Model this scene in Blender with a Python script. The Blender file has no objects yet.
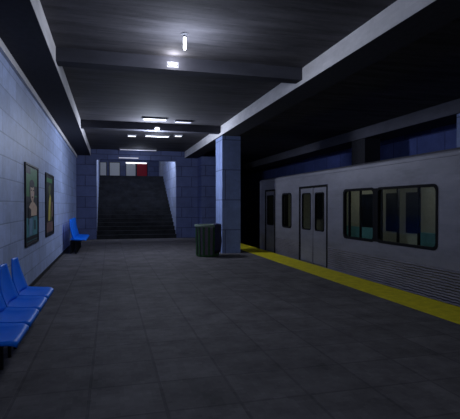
import bpy, bmesh, math, random
from mathutils import Vector, Matrix
random.seed(7)
scene = bpy.context.scene
col = scene.collection
PI = math.pi

# ------------------------------------------------------------------ materials
class NT:
    def __init__(s, m):
        m.use_nodes = True
        s.t = m.node_tree
        s.b = s.t.nodes.get('Principled BSDF')
    def n(s, typ, **kw):
        nd = s.t.nodes.new(typ)
        for k, v in kw.items():
            if k.startswith('i_'):
                nd.inputs[k[2:].replace('_', ' ')].default_value = v
            else:
                setattr(nd, k, v)
        return nd
    def l(s, a, b):
        s.t.links.new(a, b)

def set_in(nd, i, v):
    nd.inputs[i].default_value = v

def plain(name, c, rough=0.6, metal=0.0, spec=0.3, var=0.12, scale=14.0):
    m = bpy.data.materials.new(name)
    t = NT(m)
    co = t.n('ShaderNodeTexCoord')
    nz = t.n('ShaderNodeTexNoise')
    set_in(nz, 'Scale', scale); set_in(nz, 'Detail', 3.0)
    t.l(co.outputs['Object'], nz.inputs['Vector'])
    rp = t.n('ShaderNodeValToRGB')
    e = rp.color_ramp.elements
    e[0].position, e[1].position = 0.3, 0.7
    e[0].color = tuple(x * (1 - var) for x in c) + (1,)
    e[1].color = tuple(min(1, x * (1 + var)) for x in c) + (1,)
    t.l(nz.outputs['Fac'], rp.inputs['Fac'])
    t.l(rp.outputs['Color'], t.b.inputs['Base Color'])
    set_in(t.b, 'Roughness', rough); set_in(t.b, 'Metallic', metal)
    set_in(t.b, 'Specular IOR Level', spec)
    return m

def tiled(name, axis, c, mortar, bw, bh, msize=0.012, off=0.0, rough=0.55, spec=0.25,
          var=0.16, shift=(0, 0), snap=0.03, stain=0.25, offset=0.5):
    """flat blocks laid in a plane; axis = the two object axes used as (u, v)"""
    m = bpy.data.materials.new(name)
    t = NT(m)
    co = t.n('ShaderNodeTexCoord')
    sp = t.n('ShaderNodeSeparateXYZ')
    t.l(co.outputs['Object'], sp.inputs[0])
    cb = t.n('ShaderNodeCombineXYZ')
    t.l(sp.outputs[axis[0]], cb.inputs[0]); t.l(sp.outputs[axis[1]], cb.inputs[1])
    ad = t.n('ShaderNodeVectorMath', operation='ADD')
    ad.inputs[1].default_value = (shift[0], shift[1], 0)
    t.l(cb.outputs[0], ad.inputs[0])
    br = t.n('ShaderNodeTexBrick')
    br.offset = offset
    set_in(br, 'Scale', 1.0); set_in(br, 'Brick Width', bw); set_in(br, 'Row Height', bh)
    set_in(br, 'Mortar Size', msize); set_in(br, 'Mortar Smooth', 0.3); set_in(br, 'Bias', 0.0)
    br.inputs['Color1'].default_value = tuple(x * (1 - var) for x in c) + (1,)
    br.inputs['Color2'].default_value = tuple(x * (1 + var) for x in c) + (1,)
    br.inputs['Mortar'].default_value = tuple(mortar) + (1,)
    t.l(ad.outputs[0], br.inputs['Vector'])
    sn = t.n('ShaderNodeVectorMath', operation='SNAP')
    sn.inputs[1].default_value = (snap, snap, snap)
    t.l(cb.outputs[0], sn.inputs[0])
    n1 = t.n('ShaderNodeTexNoise'); set_in(n1, 'Scale', 2.2); set_in(n1, 'Detail', 8.0); set_in(n1, 'Roughness', 0.75)
    t.l(sn.outputs[0], n1.inputs['Vector'])
    mr = t.n('ShaderNodeMapRange')
    set_in(mr, 'From Min', 0.25); set_in(mr, 'From Max', 0.75)
    set_in(mr, 'To Min', 1 - stain); set_in(mr, 'To Max', 1 + stain)
    t.l(n1.outputs['Fac'], mr.inputs['Value'])
    mx = t.n('ShaderNodeVectorMath', operation='SCALE')
    t.l(br.outputs['Color'], mx.inputs[0]); t.l(mr.outputs[0], mx.inputs['Scale'])
    t.l(mx.outputs[0], t.b.inputs['Base Color'])
    bp = t.n('ShaderNodeBump'); set_in(bp, 'Strength', 0.35); set_in(bp, 'Distance', 0.01); bp.invert = True
    t.l(br.outputs['Fac'], bp.inputs['Height'])
    t.l(bp.outputs[0], t.b.inputs['Normal'])
    set_in(t.b, 'Roughness', rough); set_in(t.b, 'Specular IOR Level', spec)
    return m

def streaked(name, c, stretch, rough=0.7, lo=0.6, hi=1.5, spec=0.2, metal=0.0, snap=0.04, scale=1.0, corr=None):
    m = bpy.data.materials.new(name)
    t = NT(m)
    co = t.n('ShaderNodeTexCoord')
    sn = t.n('ShaderNodeVectorMath', operation='SNAP'); sn.inputs[1].default_value = (snap,) * 3
    t.l(co.outputs['Object'], sn.inputs[0])
    mp = t.n('ShaderNodeVectorMath', operation='MULTIPLY'); mp.inputs[1].default_value = stretch
    t.l(sn.outputs[0], mp.inputs[0])
    nz = t.n('ShaderNodeTexNoise'); set_in(nz, 'Scale', scale); set_in(nz, 'Detail', 6.0); set_in(nz, 'Roughness', 0.7)
    t.l(mp.outputs[0], nz.inputs['Vector'])
    rp = t.n('ShaderNodeValToRGB')
    e = rp.color_ramp.elements
    e[0].position, e[1].position = 0.3, 0.7
    e[0].color = tuple(x * lo for x in c) + (1,)
    e[1].color = tuple(min(1, x * hi) for x in c) + (1,)
    t.l(nz.outputs['Fac'], rp.inputs['Fac'])
    t.l(rp.outputs['Color'], t.b.inputs['Base Color'])
    if corr:
        wv = t.n('ShaderNodeTexWave'); wv.bands_direction = 'Z'
        set_in(wv, 'Scale', corr); set_in(wv, 'Distortion', 2.5); set_in(wv, 'Detail', 2.0); set_in(wv, 'Detail Scale', 1.6)
        t.l(co.outputs['Object'], wv.inputs['Vector'])
        bp = t.n('ShaderNodeBump'); set_in(bp, 'Strength', 0.8); set_in(bp, 'Distance', 0.03)
        t.l(wv.outputs['Fac'], bp.inputs['Height'])
        t.l(bp.outputs[0], t.b.inputs['Normal'])
    set_in(t.b, 'Roughness', rough); set_in(t.b, 'Specular IOR Level', spec); set_in(t.b, 'Metallic', metal)
    return m

def glow(name, c, s):
    m = bpy.data.materials.new(name)
    t = NT(m)
    set_in(t.b, 'Base Color', tuple(c) + (1,))
    set_in(t.b, 'Emission Color', tuple(c) + (1,)); set_in(t.b, 'Emission Strength', s)
    return m

def glass(name, tint=(0.75, 0.8, 0.8)):
    m = bpy.data.materials.new(name)
    t = NT(m)
    t.t.nodes.remove(t.b)
    tr = t.n('ShaderNodeBsdfTransparent'); tr.inputs[0].default_value = tuple(tint) + (1,)
    gl = t.n('ShaderNodeBsdfGlossy'); set_in(gl, 'Roughness', 0.05)
    mx = t.n('ShaderNodeMixShader'); mx.inputs[0].default_value = 0.015
    t.l(tr.outputs[0], mx.inputs[1]); t.l(gl.outputs[0], mx.inputs[2])
    t.l(mx.outputs[0], t.t.nodes['Material Output'].inputs[0])
    return m

M = {}
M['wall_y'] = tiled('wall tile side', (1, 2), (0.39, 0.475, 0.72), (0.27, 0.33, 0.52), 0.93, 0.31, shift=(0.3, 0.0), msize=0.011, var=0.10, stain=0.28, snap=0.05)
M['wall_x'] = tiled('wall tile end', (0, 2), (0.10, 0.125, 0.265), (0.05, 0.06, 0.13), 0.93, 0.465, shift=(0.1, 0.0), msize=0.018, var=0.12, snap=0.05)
M['col_x'] = tiled('column tile front', (0, 2), (0.28, 0.36, 0.62), (0.12, 0.15, 0.29), 1.6, 0.93, shift=(0.55, 0.2), msize=0.016, var=0.10, snap=0.05)
M['col_y'] = tiled('column tile side', (1, 2), (0.28, 0.36, 0.62), (0.12, 0.15, 0.29), 1.6, 0.93, shift=(0.55, 0.2), msize=0.016, var=0.10, snap=0.05)
M['stair_wall'] = tiled('stairwell tile', (1, 2), (0.42, 0.48, 0.66), (0.24, 0.28, 0.42), 0.93, 0.465, msize=0.012, var=0.1, snap=0.05)
M['floor'] = tiled('platform paving', (0, 1), (0.112, 0.105, 0.110), (0.086, 0.081, 0.086), 0.56, 0.56, shift=(0.163, 0.1), msize=0.014, var=0.10, rough=0.75, spec=0.12, snap=0.035, stain=0.55, offset=0.0)
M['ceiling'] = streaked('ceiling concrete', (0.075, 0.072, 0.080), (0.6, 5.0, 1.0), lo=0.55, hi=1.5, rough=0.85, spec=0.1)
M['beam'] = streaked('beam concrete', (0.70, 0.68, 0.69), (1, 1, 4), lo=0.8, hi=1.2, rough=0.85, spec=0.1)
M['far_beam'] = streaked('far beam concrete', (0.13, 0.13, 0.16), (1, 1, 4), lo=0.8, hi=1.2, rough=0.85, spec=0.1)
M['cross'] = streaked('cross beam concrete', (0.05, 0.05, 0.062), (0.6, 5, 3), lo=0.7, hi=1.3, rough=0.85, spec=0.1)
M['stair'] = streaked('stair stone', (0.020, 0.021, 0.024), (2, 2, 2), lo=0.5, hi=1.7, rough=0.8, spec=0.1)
M['dark'] = plain('dark concrete', (0.05, 0.05, 0.06), 0.9, spec=0.1)
M['black'] = plain('black metal', (0.012, 0.012, 0.014), 0.5)
M['yellow'] = streaked('yellow edge paint', (0.74, 0.63, 0.02), (6, 6, 6), lo=0.75, hi=1.15, rough=0.6, snap=0.03)
M['blue'] = plain('blue plastic', (0.003, 0.20, 1.0), 0.45, spec=0.25, var=0.06)
M['navywall'] = tiled('far wall tile', (1, 2), (0.11, 0.15, 0.42), (0.05, 0.065, 0.20), 1.2, 0.6, msize=0.02)
M['steel'] = streaked('train steel', (0.235, 0.23, 0.265), (0.7, 0.7, 3.0), lo=0.75, hi=1.2, rough=0.5, spec=0.35, metal=0.25)
M['steel_rib'] = streaked('ribbed train steel', (0.22, 0.21, 0.255), (1, 1, 3.0), lo=0.7, hi=1.25, rough=0.5, spec=0.3, metal=0.25, corr=7.0)
M['rubber'] = plain('black rubber', (0.006, 0.006, 0.009), 0.7, spec=0.1)
M['beige'] = plain('beige laminate', (0.46, 0.45, 0.36), 0.6)
M['teal'] = plain('teal seat vinyl', (0.12, 0.30, 0.32), 0.5)
M['glass'] = glass('window glass')
M['darkglass'] = plain('dark window glass', (0.006, 0.009, 0.012), 0.5, spec=0.1)
M['chrome'] = plain('pole steel', (0.25, 0.26, 0.27), 0.3, metal=0.8)
M['rail'] = plain('rail steel', (0.20, 0.17, 0.15), 0.4, metal=0.8)
M['ballast'] = plain('ballast', (0.05, 0.045, 0.045), 0.95, var=0.5, scale=30)
M['housing'] = plain('lamp housing', (0.14, 0.14, 0.16), 0.6)
M['tube'] = glow('lit tube', (0.93, 0.95, 1.0), 6.0)
M['tube_dim'] = glow('dim lit tube', (0.84, 0.84, 1.0), 0.30)
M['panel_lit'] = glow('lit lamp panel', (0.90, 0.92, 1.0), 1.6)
M['white'] = plain('white panel', (0.80, 0.82, 0.86), 0.6, var=0.05)
M['red'] = plain('red panel', (0.42, 0.012, 0.035), 0.5)
M['bin_green'] = plain('green bin slats', (0.035, 0.10, 0.035), 0.5)
M['bin_drum'] = plain('bin drum', (0.15, 0.125, 0.16), 0.6)
M['bin_rim'] = plain('bin rim', (0.20, 0.26, 0.20), 0.45)
M['bin_patch'] = plain('navy bin liner', (0.02, 0.02, 0.07), 0.5)
for nm, c in dict(p_border=(0.008, 0.009, 0.011), p_green=(0.06, 0.24, 0.08), p_skin=(0.75, 0.55, 0.40), p_hair=(0.02, 0.016, 0.016),
                  p_teal=(0.10, 0.32, 0.36), p_blue=(0.18, 0.34, 0.48), p_dark=(0.03, 0.035, 0.04), p_yellow=(0.62, 0.54, 0.12), p_brown=(0.18, 0.11, 0.10),
                  p_olive=(0.12, 0.15, 0.05), p_lip=(0.15, 0.05, 0.04)).items():
    M[nm] = plain(nm, c, 0.5, spec=0.3)

# ------------------------------------------------------------------ mesh helpers
def box(bm, x0, x1, y0, y1, z0, z1, mi=0):
    v = [bm.verts.new((x, y, z)) for z in (z0, z1) for y in (y0, y1) for x in (x0, x1)]
    for f in ((0, 2, 3, 1), (4, 5, 7, 6), (0, 1, 5, 4), (1, 3, 7, 5), (3, 2, 6, 7), (2, 0, 4, 6)):
        bm.faces.new([v[i] for i in f]).material_index = mi

def tube(bm, a, b, r, n=10, r2=None, mi=0, caps=True):
    a, b = Vector(a), Vector(b)
    d = (b - a).normalized()
    up = Vector((0, 0, 1)) if abs(d.z) < 0.9 else Vector((1, 0, 0))
    s = d.cross(up).normalized(); t = s.cross(d)
    r2 = r if r2 is None else r2
    A, B = [], []
    for i in range(n):
        o = s * math.cos(2 * PI * i / n) + t * math.sin(2 * PI * i / n)
        A.append(bm.verts.new(a + o * r)); B.append(bm.verts.new(b + o * r2))
    for i in range(n):
        j = (i + 1) % n
        bm.faces.new((A[i], A[j], B[j], B[i])).material_index = mi
    if caps:
        bm.faces.new(A[::-1]).material_index = mi; bm.faces.new(B).material_index = mi

def lathe(bm, prof, n=24, mi=0):
    rings = []
    for r, z in prof:
        rings.append([bm.verts.new((r * math.cos(2 * PI * i / n), r * math.sin(2 * PI * i / n), z)) for i in range(n)])
    for k in range(len(rings) - 1):
        for i in range(n):
            j = (i + 1) % n
            bm.faces.new((rings[k][i], rings[k][j], rings[k + 1][j], rings[k + 1][i])).material_index = mi

def slab(bm, fn, nu, nv, off):
    """closed sheet: top = fn(u, v), underside = top + off"""
    off = Vector(off)
    T = [[bm.verts.new(fn(i / nu, j / nv)) for j in range(nv + 1)] for i in range(nu + 1)]
    B = [[bm.verts.new(Vector(fn(i / nu, j / nv)) + off) for j in range(nv + 1)] for i in range(nu + 1)]
    for i in range(nu):
        for j in range(nv):
            bm.faces.new((T[i][j], T[i + 1][j], T[i + 1][j + 1], T[i][j + 1]))
            bm.faces.new((B[i][j], B[i][j + 1], B[i + 1][j + 1], B[i + 1][j]))
    for i in range(nu):
        bm.faces.new((T[i][0], B[i][0], B[i + 1][0], T[i + 1][0]))
        bm.faces.new((T[i][nv], T[i + 1][nv], B[i + 1][nv], B[i][nv]))
    for j in range(nv):
        bm.faces.new((T[0][j], T[0][j + 1], B[0][j + 1], B[0][j]))
        bm.faces.new((T[nu][j], B[nu][j], B[nu][j + 1], T[nu][j + 1]))

def obj(name, bm, mats, parent=None, bevel=0.0, smooth=False, loc=None):
    bmesh.ops.recalc_face_normals(bm, faces=bm.faces[:])
    me = bpy.data.meshes.new(name)
    bm.to_mesh(me); bm.free()
    for m in (mats if isinstance(mats, (list, tuple)) else [mats]):
        me.materials.append(m)
    if smooth:
        for p in me.polygons: p.use_smooth = True
    o = bpy.data.objects.new(name, me); col.objects.link(o)
    if parent: o.parent = parent
    if loc: o.location = loc
    if bevel:
        b = o.modifiers.new('bevel', 'BEVEL'); b.width = bevel; b.segments = 2; b.limit_method = 'ANGLE'
    return o

def bxo(name, dims, mat, parent=None, bevel=0.0):
    bm = bmesh.new(); box(bm, *dims)
    return obj(name, bm, mat, parent, bevel)

def struct(name, dims_list, mat, bevel=0.0):
    bm = bmesh.new()
    for d in dims_list: box(bm, *d)
    o = obj(name, bm, mat, None, bevel); o['kind'] = 'structure'
    return o

def tag(o, label, cat, group=None):
    o['label'] = label; o['category'] = cat
    if group: o['group'] = group
    return o

def thing(name, label, cat, loc=(0, 0, 0), rz=0.0, group=None):
    o = bpy.data.objects.new(name, None); col.objects.link(o)
    o.empty_display_size = 0.1
    o.location = loc; o.rotation_euler = (0, 0, rz)
    return tag(o, label, cat, group)

def dup(root, loc, label, group=None):
    r = root.copy(); col.objects.link(r); r.location = loc; r['label'] = label
    if group: r['group'] = group
    for ch in list(root.children):
        c = ch.copy(); col.objects.link(c); c.parent = r
        for g in list(ch.children):
            d = g.copy(); col.objects.link(d); d.parent = c
    return r

# ------------------------------------------------------------------ dimensions
XL = -1.40            # left wall face
XE = 4.96             # platform edge
ZC = 3.93             # ceiling
ZB = 3.64             # underside of long beams
YN, YE = -7.0, 20.4   # near wall, end wall
XF = 9.2              # wall on the far side of the track
BX0, BX1 = 3.3, 3.85  # column row beside the track
OX0, OX1, OZ = -0.56, 2.92, 3.5   # stair opening
YT, ZT = 26.0, 3.13   # top of stairs
YC = 43.0             # back of the upper hall

# ------------------------------------------------------------------ setting
struct('floor', [(XL - .2, XE, YN, YE + .02, -0.35, 0)], M['floor'])
struct('platform_wall', [(XE - .25, XE - .06, YN, YE + 20, -1.25, -0.35)], M['dark'])
struct('trim_1', [(4.24, 4.94, YN, YE, 0.0, 0.006)], M['yellow'])
struct('wall_left', [(XL - .2, XL, YN, YE + .2, 0, ZC)], M['wall_y'])
struct('baseboard_left', [(XL, XL + .02, YN, YE, 0, 0.07)], M['black'])
struct('trim_2', [(XL, XL + .05, YN, YE, 3.53, ZB)], M['beam'])
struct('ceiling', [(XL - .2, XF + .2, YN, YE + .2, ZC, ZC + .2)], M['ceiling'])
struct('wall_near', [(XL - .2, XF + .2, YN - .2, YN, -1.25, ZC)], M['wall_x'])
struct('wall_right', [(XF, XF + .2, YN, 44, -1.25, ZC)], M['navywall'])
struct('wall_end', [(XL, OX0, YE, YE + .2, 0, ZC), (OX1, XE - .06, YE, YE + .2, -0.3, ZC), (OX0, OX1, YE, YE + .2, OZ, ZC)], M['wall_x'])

def long_beam(x0, x1, y0, y1):
    return struct('ceiling_beam', [(x0, x1, y0, y1, ZB, ZC)], M['beam'])
# soffit left (its side is light concrete, its underside has shade painted in as a dark material)
def beam2(x0, x1, y0, y1, z0, mat='beam'):
    bm = bmesh.new()
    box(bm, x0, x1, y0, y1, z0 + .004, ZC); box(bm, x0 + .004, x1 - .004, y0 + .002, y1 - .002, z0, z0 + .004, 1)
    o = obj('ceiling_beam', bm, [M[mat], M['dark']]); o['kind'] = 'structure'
    return o
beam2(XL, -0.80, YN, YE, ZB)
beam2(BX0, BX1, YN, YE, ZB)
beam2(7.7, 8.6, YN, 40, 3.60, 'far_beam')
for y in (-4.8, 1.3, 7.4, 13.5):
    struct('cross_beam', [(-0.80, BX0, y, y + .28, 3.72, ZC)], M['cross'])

def column(x0, x1, y0, y1, z0=0.0):
    bm = bmesh.new(); box(bm, x0, x1, y0, y1, z0, ZB)
    for f in bm.faces:
        c = f.calc_center_median()
        f.material_index = 1 if (abs(c.x - x0) < 1e-4 or abs(c.x - x1) < 1e-4) else 0
    o = obj('column', bm, [M['col_x'], M['col_y']]); o['kind'] = 'structure'
    return o
column(BX0 + .05, BX1 + .09, 13.5, 14.36)
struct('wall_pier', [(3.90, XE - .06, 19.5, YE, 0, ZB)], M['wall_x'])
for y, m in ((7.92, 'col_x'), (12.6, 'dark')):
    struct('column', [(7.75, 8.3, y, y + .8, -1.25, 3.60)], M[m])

# tracks
struct('track_bed', [(XE - .25, XF, YN, 44, -1.45, -1.25)], M['ballast'])
for x in (5.55, 6.98):
    struct('rail', [(x - .035, x + .035, YN, 43, -1.25, -1.11)], M['rail'])
struct('tunnel_wall', [(XE - .26, XE - .06, YE + .2, 44, -0.35, ZC), (XE - .26, XF, 44, 44.2, -1.25, ZC)], M['dark'])
struct('tunnel_ceiling', [(XE - .26, XF + .2, YE + .2, 44, ZC, ZC + .2)], M['dark'])

# stairs and upper hall
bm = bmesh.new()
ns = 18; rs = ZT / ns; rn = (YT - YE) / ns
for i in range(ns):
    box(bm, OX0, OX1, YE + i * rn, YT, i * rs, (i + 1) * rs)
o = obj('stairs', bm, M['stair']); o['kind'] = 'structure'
HZ = 6.4
struct('stair_wall', [(OX0 - .2, OX0, YE + .2, YT, 0, HZ)], M['stair_wall'])
struct('stair_wall', [(OX1, OX1 + .2, YE + .2, YT, 0, HZ)], M['stair_wall'])
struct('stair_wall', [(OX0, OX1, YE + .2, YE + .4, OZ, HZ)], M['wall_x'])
struct('hall_floor', [(-2.6, 4.69, YT, YC, ZT - .2, ZT)], M['stair'])
struct('hall_ceiling', [(-2.6, 4.69, YE + .2, YC, HZ, HZ + .2)], M['cross'])
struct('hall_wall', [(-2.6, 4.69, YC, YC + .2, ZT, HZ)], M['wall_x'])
struct('hall_wall', [(-2.8, -2.6, YT - .2, YC, ZT, HZ), (-2.6, OX0 - .2, YT - .2, YT, ZT, HZ)], M['stair_wall'])
struct('hall_wall', [(4.49, 4.69, YT, YC, ZT, HZ), (OX1 + .2, 4.69, YT - .2, YT, ZT, HZ)], M['stair_wall'])

# ------------------------------------------------------------------ lamps
def tube_lamp(loc, label, length=0.62, rz=0.0, mat='tube', group='fluorescent tubes on the ceiling', r=0.017):
    t = thing('fluorescent_lamp', label, 'lamp', loc, rz, group)
    h = length / 2
    bxo('housing', (-.045, .045, -h - .03, h + .03, -0.045, 0), M['housing'], t, 0.008)
    bm = bmesh.new(); tube(bm, (0, -h, -.075), (0, h, -.075), r, 12)
    tb = obj('tube', bm, M[mat], t)
    for s in (-1, 1):
        bxo('socket', (-.018, .018, s * h - .012, s * h + .012, -0.095, -0.044), M['housing'], t)
    return t

def hung_bulb(loc, label):
    t = thing('hanging_bulb', label, 'lamp', loc, 0, 'bare bulbs hanging along the platform ceiling')
    bm = bmesh.new(); lathe(bm, [(0, 0), (.05, 0), (.05, -.012), (.026, -.03), (.024, -.055), (0, -.055)], 16)
    obj('socket', bm, M['housing'], t, smooth=False)
    bm = bmesh.new(); lathe(bm, [(0, -.055), (.020, -.056), (.022, -.075), (.022, -.20), (.017, -.222), (.008, -.232), (0, -.234)], 16)
    obj('bulb', bm, M['tube'], t, smooth=True)
hung_bulb((1.03, 6.35, ZC), 'bright bare tubular bulb hanging from the ceiling, nearest in view')
tube_lamp((1.18, 19.7, ZC), 'long dim fluorescent tube laid across the ceiling just before the end wall', 1.55, PI / 2, 'tube_dim')
hung_bulb((1.0, 0.3, ZC), 'bare tubular bulb above the viewer, out of view, added for fill light')  # out-of-view bulb added as the fixture of a fill light
hung_bulb((1.0, -5.6, ZC), 'bare tubular bulb behind the viewer near the back wall, unseen, added for fill light')  # another unseen bulb, added to carry fill light
# bulkhead lamps added on the cross beams for a ceiling glow and bright strip
def added_bulb_lamp(loc, label):
    t = thing('added_bulkhead_lamp', label, 'lamp', loc)
    bxo('back_plate', (-.10, .10, -.02, 0, -.05, .05), M['housing'], t, 0.006)
    bm = bmesh.new(); bmesh.ops.create_uvsphere(bm, u_segments=14, v_segments=8, radius=1)
    for v in bm.verts: v.co = Vector((v.co.x * .075, v.co.y * .04 - .035, v.co.z * .035))
    obj('diffuser', bm, M['panel_lit'], t, smooth=True)
    return t
added_bulb_lamp((1.0, 7.412, 3.80), 'small oval bulkhead lamp added on the first cross beam for the ceiling glow')
added_bulb_lamp((1.36, 13.512, 3.775), 'small oval bulkhead lamp added on the second cross beam as a bright strip')
# three flush lamps beyond the second cross beam
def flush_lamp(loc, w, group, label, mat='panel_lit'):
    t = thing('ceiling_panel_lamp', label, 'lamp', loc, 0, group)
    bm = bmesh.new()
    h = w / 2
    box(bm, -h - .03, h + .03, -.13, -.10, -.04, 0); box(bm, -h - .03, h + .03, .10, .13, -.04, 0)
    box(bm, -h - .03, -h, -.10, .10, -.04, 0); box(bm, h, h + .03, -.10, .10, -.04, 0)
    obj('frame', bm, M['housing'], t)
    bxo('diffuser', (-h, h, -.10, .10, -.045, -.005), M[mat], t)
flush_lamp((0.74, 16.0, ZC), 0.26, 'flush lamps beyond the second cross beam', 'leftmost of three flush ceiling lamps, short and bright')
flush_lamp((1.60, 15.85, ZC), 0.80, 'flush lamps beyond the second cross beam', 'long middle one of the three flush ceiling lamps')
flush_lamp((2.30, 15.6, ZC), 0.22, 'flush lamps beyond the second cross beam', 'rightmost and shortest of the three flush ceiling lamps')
flush_lamp((1.22, 12.75, ZC), 0.62, 'glowing panels added as lit ceiling patches', 'longer glowing panel added as a lit ceiling patch just before the second cross beam')  # glowing panel added in place of a lit patch of ceiling
flush_lamp((2.05, 12.95, ZC), 0.44, 'glowing panels added as lit ceiling patches', 'dim shorter glowing panel added as a lit ceiling patch just before the second cross beam', 'tube_dim')  # dimmer glowing panel, likewise added as a lit ceiling patch
# strip lamp over the stair opening
t = thing('strip_lamp', 'thin dim strip lamp on the lintel above the stair opening', 'lamp', (0.80, YE + .012, 3.575))
bxo('housing', (-.45, .45, -.04, 0, -.035, .035), M['housing'], t)
bxo('diffuser', (-.42, .42, -.055, -.04, -.022, .022), M['tube_dim'], t)
# wall strip in the upper hall
t = thing('wall_strip_lamp', 'bright white strip lamp on the upper hall wall above pale and red panels', 'lamp', (2.38, YC, 5.42))
bxo('housing', (-.98, .98, -.05, 0, -.08, .08), M['housing'], t)
bxo('diffuser', (-.95, .95, -.09, -.05, -.06, .06), M['panel_lit'], t)

def pt(name, loc, e, c=(0.74, 0.82, 1.0), r=0.08):
    l = bpy.data.lights.new(name, 'POINT'); l.energy = e; l.color = c; l.shadow_soft_size = r
    o = bpy.data.objects.new(name, l); o.location = loc; col.objects.link(o)
    return o
def area(name, loc, sx, sy, e, rot=(0, 0, 0), c=(0.74, 0.82, 1.0)):
    l = bpy.data.lights.new(name, 'AREA'); l.shape = 'RECTANGLE'; l.size = sx; l.size_y = sy; l.energy = e; l.color = c
    o = bpy.data.objects.new(name, l); o.location = loc; o.rotation_euler = rot; col.objects.link(o)
    return o
pt('tube_light_a', (1.03, 6.35, 3.45), 56, r=.2)
pt('ceiling_glow_light', (1.0, 7.24, 3.80), 9.0, c=(0.92, 0.93, 1.0), r=0.03)  # point light added to make the ceiling glow by the first cross beam
pt('column_fill_light', (1.25, 13.64, 3.40), 200, r=.2)  # unseen light added to brighten the column side, no tube here
pt('tube_light_c', (1.2, 19.6, 3.6), 6, r=.2)
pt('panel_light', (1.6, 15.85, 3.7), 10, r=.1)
pt('fill_light_d', (1.0, 0.3, 3.45), 58, r=.2)  # fill light at the added bulb above the viewer
pt('fill_light_e', (1.0, -5.6, 3.45), 40, r=.2)  # fill light at the added bulb behind the viewer
pt('stair_light', (1.5, 21.2, 4.3), 150)
pt('hall_light_a', (1.0, 38.5, 6.0), 120)

# ------------------------------------------------------------------ blue chairs
def make_chair(label, group, back_top=0.86):
    t = thing('plastic_chair', label, 'chair', (0, 0, 0), 0, group)
    W = 0.285
    def seat_fn(u, v):
        y = (v - .5) * 2
        x = 0.17 + u * 0.40
        z = 0.448 - 0.03 * math.sin(PI * min(1, u * 1.05)) * (1 - abs(y) ** 3) + 0.02 * (1 - u) ** 3
        z += 0.018 * abs(y) ** 4 * (1 - u)
        z -= 0.022 * max(0, (u - .86) / .14) ** 2
        k = 1 - 0.07 * max(0, (u - .8) / .2) ** 2
        return (x, y * W * k, z)
    bm = bmesh.new(); slab(bm, seat_fn, 14, 10, (0, 0, -0.034))
    obj('seat', bm, M['blue'], t, smooth=True)
    def back_fn(u, v):
        y = (v - .5) * 2
        z = 0.452 + u * (back_top - 0.452)
        k = 1 - 0.55 * max(0, (u - .25) / .75) ** 1.6
        x = 0.225 - 0.075 * u + 0.045 * (abs(y) ** 2.2) * (1 - .5 * u) - .02 * math.sin(PI * u)
        return (x, y * W * k, z)
    bm = bmesh.new(); slab(bm, back_fn, 12, 10, (-0.018, 0, 0))
    obj('backrest', bm, M['blue'], t, smooth=True)
    bm = bmesh.new()
    for y in (-.17, .17): tube(bm, (0.17, y, .397), (0.46, y, .39), .013, 8)
    tube(bm, (0.26, -.17, .397), (0.26, .17, .397), .013, 8)
    obj('seat_frame', bm, M['black'], t)
    for x, y in ((.18, -.17), (.18, .17), (.31, -.17), (.31, .17)):
        bm = bmesh.new(); tube(bm, (x, y, .395), (x, y, 0), .016, 8)
        obj('leg', bm, M['black'], t)
    return t

CX = -1.27
g = 'blue chairs along the left wall in front'
c0 = make_chair('blue plastic chair nearest the viewer, cut off by the left edge of the photo', g)
c0.location = (CX, 4.05, 0)
dup(c0, (CX, 4.66, 0), 'second blue plastic chair from the viewer in the front row', g)
dup(c0, (CX, 5.27, 0), 'third blue plastic chair from the viewer in the front row', g)
dup(c0, (CX, 5.88, 0), 'blue plastic chair at the far end of the front row, nearest the larger poster', g)
g = 'blue chairs by the far corner'
f0 = make_chair('blue chair at the near end of the row by the far corner', g, 1.06)
f0.location = (XL + .03, 14.75, 0); f0.scale = (1.15, 1, 1)
dup(f0, (XL + .03, 15.36, 0), 'second blue chair from the near end of the row by the far corner', g)
dup(f0, (XL + .03, 15.97, 0), 'third blue chair from the near end of the row by the far corner', g)
dup(f0, (XL + .03, 16.58, 0), 'blue chair closest to the end wall in the row by the far corner', g)

# ------------------------------------------------------------------ posters (local: u along +Y from near edge, v up)
def ell(cu, cv, ru, rv, n=16, a0=0, a1=2 * PI):
    return [(cu + ru * math.cos(a0 + (a1 - a0) * i / n), cv + rv * math.sin(a0 + (a1 - a0) * i / n)) for i in range(n)]
def rect(u0, v0, u1, v1): return [(u0, v0), (u1, v0), (u1, v1), (u0, v1)]

def poster(loc, w, h, label, shapes, mats):
    t = thing('wall_poster', label, 'poster', loc, 0, 'posters on the left wall')
    b = 0.032
    bm = bmesh.new()
    box(bm, 0, .03, 0, b, 0, h); box(bm, 0, .03, w - b, w, 0, h)
    box(bm, 0, .03, b, w - b, 0, b); box(bm, 0, .03, b, w - b, h - b, h)
    obj('frame', bm, M['black'], t)
    bm = bmesh.new()
    box(bm, 0.0, .012, b, w - b, b, h - b)
    x = .0125
    for mi, pts in shapes:
        x += .0006
        vs = [bm.verts.new((x, u * w, v * h)) for u, v in pts]
        bm.faces.new(vs).material_index = mi
    o = obj('printed_sheet', bm, [M[m] for m in mats], t)
    # every print shape faces the platform
    for p in o.data.polygons:
        if p.material_index > 0 and p.normal.x < 0: p.flip()
    return t

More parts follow.
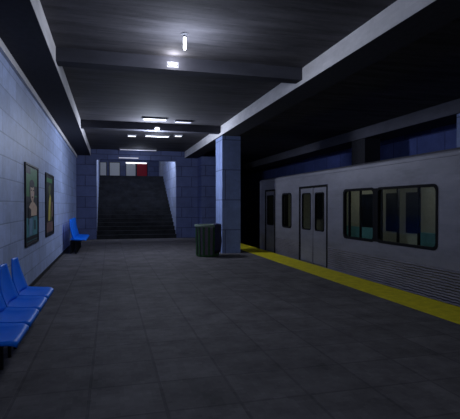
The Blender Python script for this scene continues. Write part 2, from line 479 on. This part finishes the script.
sh1 = [(1, rect(.08, .60, .93, .96)), (2, rect(.08, .88, .40, .96)), (2, rect(.66, .62, .93, .74)), (3, rect(.05, .05, .93, .34)),
       (5, ell(.50, .67, .20, .15)), (4, ell(.52, .66, .15, .125)), (5, ell(.50, .765, .19, .05)),
       (6, rect(.46, .585, .58, .605)), (5, rect(.40, .675, .48, .69)), (5, rect(.56, .675, .64, .69)),
       (4, [(.44, .47), (.60, .47), (.59, .57), (.45, .57)]), (5, rect(.20, .51, .46, .545)),
       (4, [(.22, .36), (.86, .36), (.88, .47), (.66, .53), (.40, .53), (.24, .47)]),
       (5, [(.20, .26), (.38, .26), (.40, .44), (.24, .47)]),
       (7, [(.24, .12), (.50, .12), (.55, .33), (.25, .33)]), (3, [(.52, .10), (.80, .10), (.86, .35), (.58, .35)]),
       (2, rect(.10, .06, .90, .11)), (2, rect(.64, .18, .74, .30))]
poster((XL, 8.24, 0.78), 1.40, 1.45, 'framed poster nearer the viewer with green top, skin-toned figure and teal base, black frame',
       sh1, ['p_dark', 'p_green', 'p_border', 'p_teal', 'p_skin', 'p_hair', 'p_lip', 'p_blue'])
sh2 = [(1, rect(.08, .06, .92, .22)), (2, [(.34, .78), (.55, .84), (.66, .76), (.50, .66), (.36, .70)]),
       (3, [(.30, .24), (.52, .24), (.60, .46), (.66, .62), (.52, .68), (.38, .56), (.34, .42)]),
       (2, [(.56, .26), (.72, .24), (.70, .40), (.60, .44)]), (4, rect(.12, .86, .80, .93)), (3, rect(.40, .30, .48, .58)),
       (1, rect(.70, .30, .90, .55))]
poster((XL, 10.76, 0.78), 1.42, 1.45, 'darker poster with a yellow shape, second from viewer on the left wall',
       sh2, ['p_border', 'p_brown', 'p_olive', 'p_yellow', 'p_green'])

# ------------------------------------------------------------------ panels in the upper hall
def panel(x0, x1, mat, label, cat='panel', name='wall_panel'):
    t = thing(name, label, cat, ((x0 + x1) / 2, YC, ZT + .05), 0, 'panels on the upper hall wall')
    w = (x1 - x0) / 2; h = 2.28
    bm = bmesh.new()
    box(bm, -w, -w + .05, -.07, 0, 0, h); box(bm, w - .05, w, -.07, 0, 0, h)
    box(bm, -w + .05, w - .05, -.07, 0, 0, .05); box(bm, -w + .05, w - .05, -.07, 0, h - .05, h)
    obj('frame', bm, M['black'], t)
    bxo('board', (-w + .05, w - .05, -.05, 0, .05, h - .05), mat, t)
panel(-0.90, -0.28, M['white'], 'narrow pale panel at the left of the wall above the stairs')
panel(-0.06, 0.92, M['white'], 'wide pale panel, second from left above the stairs')
panel(1.42, 2.36, M['white'], 'pale panel next to the red one above the stairs')
panel(2.40, 3.42, M['red'], 'dark red panel at the right of the pale panels above the stairs')

# ------------------------------------------------------------------ bin
t = thing('litter_bin', 'dark green slatted litter bin in front of the tiled column', 'bin', (2.77, 12.95, 0))
bm = bmesh.new(); lathe(bm, [(0.0, .03), (.28, .03), (.30, .06), (.33, .80), (.33, .84), (.29, .84), (.27, .10), (0.0, .10)], 24)
obj('drum', bm, M['bin_drum'], t)
bm = bmesh.new(); lathe(bm, [(.34, .86), (.375, .86), (.385, .88), (.385, .91), (.375, .93), (.33, .93), (.32, .91), (.32, .88), (.34, .86)], 28)
obj('rim', bm, M['bin_rim'], t)
bm = bmesh.new(); lathe(bm, [(.0, 0), (.31, 0), (.33, .02), (.33, .05), (.31, .065), (0, .065)], 24)
obj('base_ring', bm, M['bin_green'], t)
for k in range(14):
    a = 2 * PI * (k + .3) / 14
    bm = bmesh.new()
    R = Matrix.Rotation(a, 4, 'Z')
    for (r0, r1, z0, z1) in ((.318, .342, .04, .45), (.330, .354, .45, .88)):
        box(bm, r0, r1, -.030, .030, z0, z1)
    bm.transform(R)
    obj('slat', bm, M['bin_green'], t)
def patch(u, v):  # navy sheet over the rim and down one side of the bin
    a = -1.25 + 2.0 * v
    p = [(.30, .80), (.315, .91), (.35, .955), (.40, .94), (.408, .84), (.40, .70), (.42, .45 + .03 * math.sin(9 * a)), (.385, .08 + .05 * abs(math.sin(2.2 * a)))]
    k = min(int(u * 7), 6); f = u * 7 - k
    rr = p[k][0] + f * (p[k + 1][0] - p[k][0]) + .006 * math.sin(14 * a); z = p[k][1] + f * (p[k + 1][1] - p[k][1])
    return (rr * math.cos(a), rr * math.sin(a), z)
bm = bmesh.new(); slab(bm, patch, 21, 16, (0, 0, -.004))
lb = obj('side_patch', bm, M['bin_patch'], t, smooth=True); lb['label'] = 'navy sheet over the rim and down one side of the bin'

# ------------------------------------------------------------------ train
XT0, XT1 = 5.06, 7.42
TY0, TY1 = -6.5, 14.92
ZS, ZTOP, ZSK = 0.50, 2.335, -0.72
train = thing('subway_train', 'grey steel subway train standing at the platform behind the yellow line', 'train', (0, 0, 0))
WIN = [(6.12, 7.76, 'big'), (7.90, 9.06, 'big')]
SMALL = [(12.12, 12.78)]
DOORS = [(9.92, 10.68), (10.72, 11.48), (13.48, 14.30)]
extra_w = [(-3.9, -2.3), (-2.1, -0.6), (3.4, 4.8)]
extra_d = [(0.75, 1.51), (1.55, 2.31)]
WZ0, WZ1 = 0.80, 1.81
def side(x0, x1, wins, doors, small):
    bm = bmesh.new()
    holes = [(a, b, WZ0, WZ1) for a, b in wins] + [(a, b, 0.86, 1.82) for a, b in small] + [(a, b, -0.02, 1.96) for a, b in doors]
    ys = sorted(set([TY0, TY1] + [h[0] for h in holes] + [h[1] for h in holes]))
    zs = sorted(set([ZSK, ZS, ZTOP - .06] + [h[2] for h in holes] + [h[3] for h in holes]))
    for i in range(len(ys) - 1):
        run = None
        for j in range(len(zs) - 1):
            cy, cz = (ys[i] + ys[i + 1]) / 2, (zs[j] + zs[j + 1]) / 2
            if any(h[0] < cy < h[1] and h[2] < cz < h[3] for h in holes): continue
            box(bm, x0, x1, ys[i], ys[i + 1], zs[j], zs[j + 1], 1 if cz < ZS else 0)
    bmesh.ops.remove_doubles(bm, verts=bm.verts[:], dist=1e-4)
    # drop the doubled inner faces where cells meet
    seen = {}
    for f in bm.faces:
        k = tuple(sorted(v.index for v in f.verts)); seen.setdefault(k, []).append(f)
    bm.verts.index_update()
    seen = {}
    for f in bm.faces:
        seen.setdefault(tuple(sorted(v.index for v in f.verts)), []).append(f)
    kill = [f for fs in seen.values() if len(fs) > 1 for f in fs]
    bmesh.ops.delete(bm, geom=kill, context='FACES')
    return bm
flat = [(a, b) for a, b, _ in WIN]
obj('side_wall', side(XT0, XT0 + .06, flat + extra_w, DOORS + extra_d, SMALL), [M['steel'], M['steel_rib']], train)
OPPW = [(11.46, 12.10), (10.32, 10.86), (9.46, 10.00), (6.2, 7.8), (3.0, 4.2)]
far_side = side(XT1 - .06, XT1, OPPW, [], [])
obj('side_wall', far_side, [M['beige'], M['steel_rib']], train)
# roof: shallow arch with rounded shoulders
bm = bmesh.new()
prof = []
for i in range(17):
    a = PI * i / 16
    c, s = math.cos(a), math.sin(a)
    prof.append(((XT0 + XT1) / 2 - (XT1 - XT0) / 2 * math.copysign(abs(c) ** .7, c), ZTOP - .06 + .16 * abs(s) ** .6))
A = [bm.verts.new((x, TY0, z)) for x, z in prof]; B = [bm.verts.new((x, TY1, z)) for x, z in prof]
for i in range(16): bm.faces.new((A[i], A[i + 1], B[i + 1], B[i]))
bm.faces.new(A); bm.faces.new(B); bm.faces.new((A[0], B[0], B[-1], A[-1]))
obj('roof', bm, M['steel'], train)
bxo('gutter', (XT0 - .015, XT0 + .03, TY0, TY1, ZTOP - .08, ZTOP - .03), M['steel'], train)
bxo('end_wall', (XT0 + .06, XT1 - .06, TY1 - .06, TY1, ZSK, ZTOP - .06), M['steel'], train)
bxo('end_wall', (XT0 + .06, XT1 - .06, TY0, TY0 + .06, ZSK, ZTOP - .06), M['steel'], train)
bxo('car_floor', (XT0 + .06, XT1 - .06, TY0 + .06, TY1 - .06, -.10, 0.0), M['dark'], train)
bxo('car_ceiling', (XT0 + .06, XT1 - .06, TY0 + .06, TY1 - .06, ZTOP - .20, ZTOP - .065), M['beige'], train)

bxo('end_lining', (XT0 + .08, XT1 - .08, TY1 - .08, TY1 - .06, 0, ZTOP - .2), M['beige'], train)
bxo('cab_door', (5.22, 6.08, TY1 - .11, TY1 - .08, 0, 1.95), M['black'], train)
bxo('end_window', (6.30, 6.62, TY1 - .11, TY1 - .08, .85, 1.9), M['darkglass'], train)
bxo('equipment_cabinet', (7.02, 7.34, TY1 - .24, TY1 - .08, 1.02, 2.0), M['black'], train, .01)

def rounded(bm, y0, y1, z0, z1, r, x0, x1, fr):
    """window gasket: rounded ring around the hole"""
    def loop(y0, y1, z0, z1, r):
        pts = []
        for cy, cz, a in ((y1 - r, z1 - r, 0), (y0 + r, z1 - r, PI / 2), (y0 + r, z0 + r, PI), (y1 - r, z0 + r, 1.5 * PI)):
            for k in range(5):
                b = a + PI / 2 * k / 4
                pts.append((cy + r * math.cos(b), cz + r * math.sin(b)))
        return pts
    O = loop(y0 - fr, y1 + fr, z0 - fr, z1 + fr, r + fr * .6); I = loop(y0 + .012, y1 - .012, z0 + .012, z1 - .012, r)
    n = len(O)
    L = [[bm.verts.new((x, y, z)) for y, z in P] for x, P in ((x0, O), (x0, I), (x1, I), (x1, O))]
    for q in range(4):
        p, s = L[q], L[(q + 1) % 4]
        for i in range(n):
            j = (i + 1) % n
            bm.faces.new((p[i], p[j], s[j], s[i]))

def window(y0, y1, z0, z1, parent, fr=.035, bars=(), name='window', xo=0.0, r=.08):
    bm = bmesh.new(); rounded(bm, y0, y1, z0, z1, r, XT0 - .012 + xo, XT0 + .05 + xo, fr)
    for b in bars: box(bm, XT0 - .004 + xo, XT0 + .04 + xo, b - .02, b + .02, z0, z1)
    w = obj(name, bm, M['rubber'], parent)
    w['label'] = 'black rubber window surround'
    bxo('pane', (XT0 + .02 + xo, XT0 + .026 + xo, y0 + .01, y1 - .01, z0 + .01, z1 - .01), M['glass'], w)
window(6.12, 7.76, WZ0, WZ1, train, fr=.035)
window(7.90, 9.06, WZ0, WZ1, train, fr=.04, bars=(8.86,))
bxo('window_pillar', (XT0 - .010, XT0 + .01, 7.74, 7.92, WZ0 - .02, WZ1 + .02), M['rubber'], train)
for a, b in SMALL: window(a, b, .86, 1.82, train)
for a, b in extra_w: window(a, b, WZ0, WZ1, train)

def door(y0, y1, wy0, wy1):
    bm = bmesh.new()
    x0, x1 = XT0 + .012, XT0 + .045
    g_ = .012
    a, b = y0 + g_, y1 - g_
    z0, z1, w0, w1 = 0.0, 1.94, 0.86, 1.80
    box(bm, x0, x1, a, wy0, z0, z1); box(bm, x0, x1, wy1, b, z0, z1)
    box(bm, x0, x1, wy0, wy1, z0, w0); box(bm, x0, x1, wy0, wy1, w1, z1)
    d = obj('door', bm, M['steel'], train)
    bm = bmesh.new(); rounded(bm, wy0, wy1, w0, w1, .05, x0 - .008, x1, .02)
    obj('window_seal', bm, M['rubber'], d)
    bxo('pane', (x0 + .012, x0 + .018, wy0 + .01, wy1 - .01, w0 + .01, w1 - .01), M['glass'], d)
door(9.92, 10.68, 10.08, 10.56); door(10.72, 11.48, 10.84, 11.36)
door(13.48, 14.30, 13.60, 14.18)
for a, b in extra_d: door(a, b, a + .14, b - .14)
def doorframe(y0, y1):
    bm = bmesh.new()
    box(bm, XT0 - .008, XT0 + .02, y0 - .06, y0, -.02, 2.0); box(bm, XT0 - .008, XT0 + .02, y1, y1 + .06, -.02, 2.0)
    box(bm, XT0 - .008, XT0 + .02, y0, y1, 1.95, 2.0)
    obj('door_frame', bm, M['rubber'], train)
doorframe(9.92, 11.48); doorframe(13.48, 14.30); doorframe(0.75, 2.31)
bxo('door_frame', (XT0 + .02, XT0 + .05, 10.675, 10.725, -.02, 1.95), M['rubber'], train)

# far windows of the car, seats and poles inside
for a, b in OPPW:
    w = bxo('far_window', (XT1 - .075, XT1 - .03, a - .01, b + .01, WZ0 - .01, WZ1 + .01), M['darkglass'], train)
def bench(y0, y1):
    bm = bmesh.new()
    box(bm, XT1 - .13, XT1 - .07, y0, y1, .42, .84); box(bm, XT1 - .52, XT1 - .07, y0, y1, .36, .46)
    box(bm, XT1 - .46, XT1 - .10, y0, y1, 0.0, .36)
    obj('seat_bench', bm, M['teal'], train, 0.02)
bench(11.4, 13.0); bench(7.4, 9.4)
for y, x in ((9.35, 6.2), (8.72, 6.2), (8.02, 6.2), (10.6, 6.4)):
    bm = bmesh.new(); tube(bm, (x, y, 0), (x, y, ZTOP - .2), .034, 10); obj('grab_pole', bm, M['black'], train)
for y in (-3.5, 11.5):
    bm = bmesh.new()
    for yy in (y - .9, y + .9):
        for x in (5.55, 6.98):
            tube(bm, (x - .05, yy, -.715), (x + .05, yy, -.715), .395, 20)
        tube(bm, (5.5, yy, -.715), (7.03, yy, -.715), .07, 10)
    box(bm, 5.65, 6.88, y - 1.2, y + 1.2, -.80, -.62)
    box(bm, 5.9, 6.6, y - .3, y + .3, -.63, -.09)
    obj('bogie', bm, M['dark'], train)
pt('car_light_a', (6.3, 8.3, 2.0), 6.5, c=(1.0, .97, .88), r=.1)
pt('car_light_b', (6.3, 12.0, 2.0), 6.5, c=(1.0, .97, .88), r=.1)
bxo('car_lamp', (6.2, 6.4, 7.7, 8.9, ZTOP - .225, ZTOP - .20), M['tube_dim'], train)

# ------------------------------------------------------------------ world, camera, view
w = bpy.data.worlds.new('World'); scene.world = w; w.use_nodes = True
w.node_tree.nodes['Background'].inputs[0].default_value = (0.01, 0.012, 0.03, 1)
w.node_tree.nodes['Background'].inputs[1].default_value = 1.0
F = 450.0
cam = bpy.data.cameras.new('camera'); co = bpy.data.objects.new('camera', cam); col.objects.link(co)
cam.sensor_fit = 'HORIZONTAL'; cam.sensor_width = 36.0; cam.lens = 36.0 * F / 460.0
cam.clip_start = 0.05; cam.clip_end = 200
yaw = math.atan((230 - 110) / F); pitch = math.atan(4.5 / F)
co.location = (0, 0, 1.5)
co.rotation_euler = (PI / 2 - pitch, 0, -yaw)
scene.camera = co
scene.view_settings.view_transform = 'Standard'
scene.view_settings.look = 'None'
scene.view_settings.exposure = 0.0
scene.view_settings.gamma = 1.0
scene.view_settings.use_curve_mapping = False
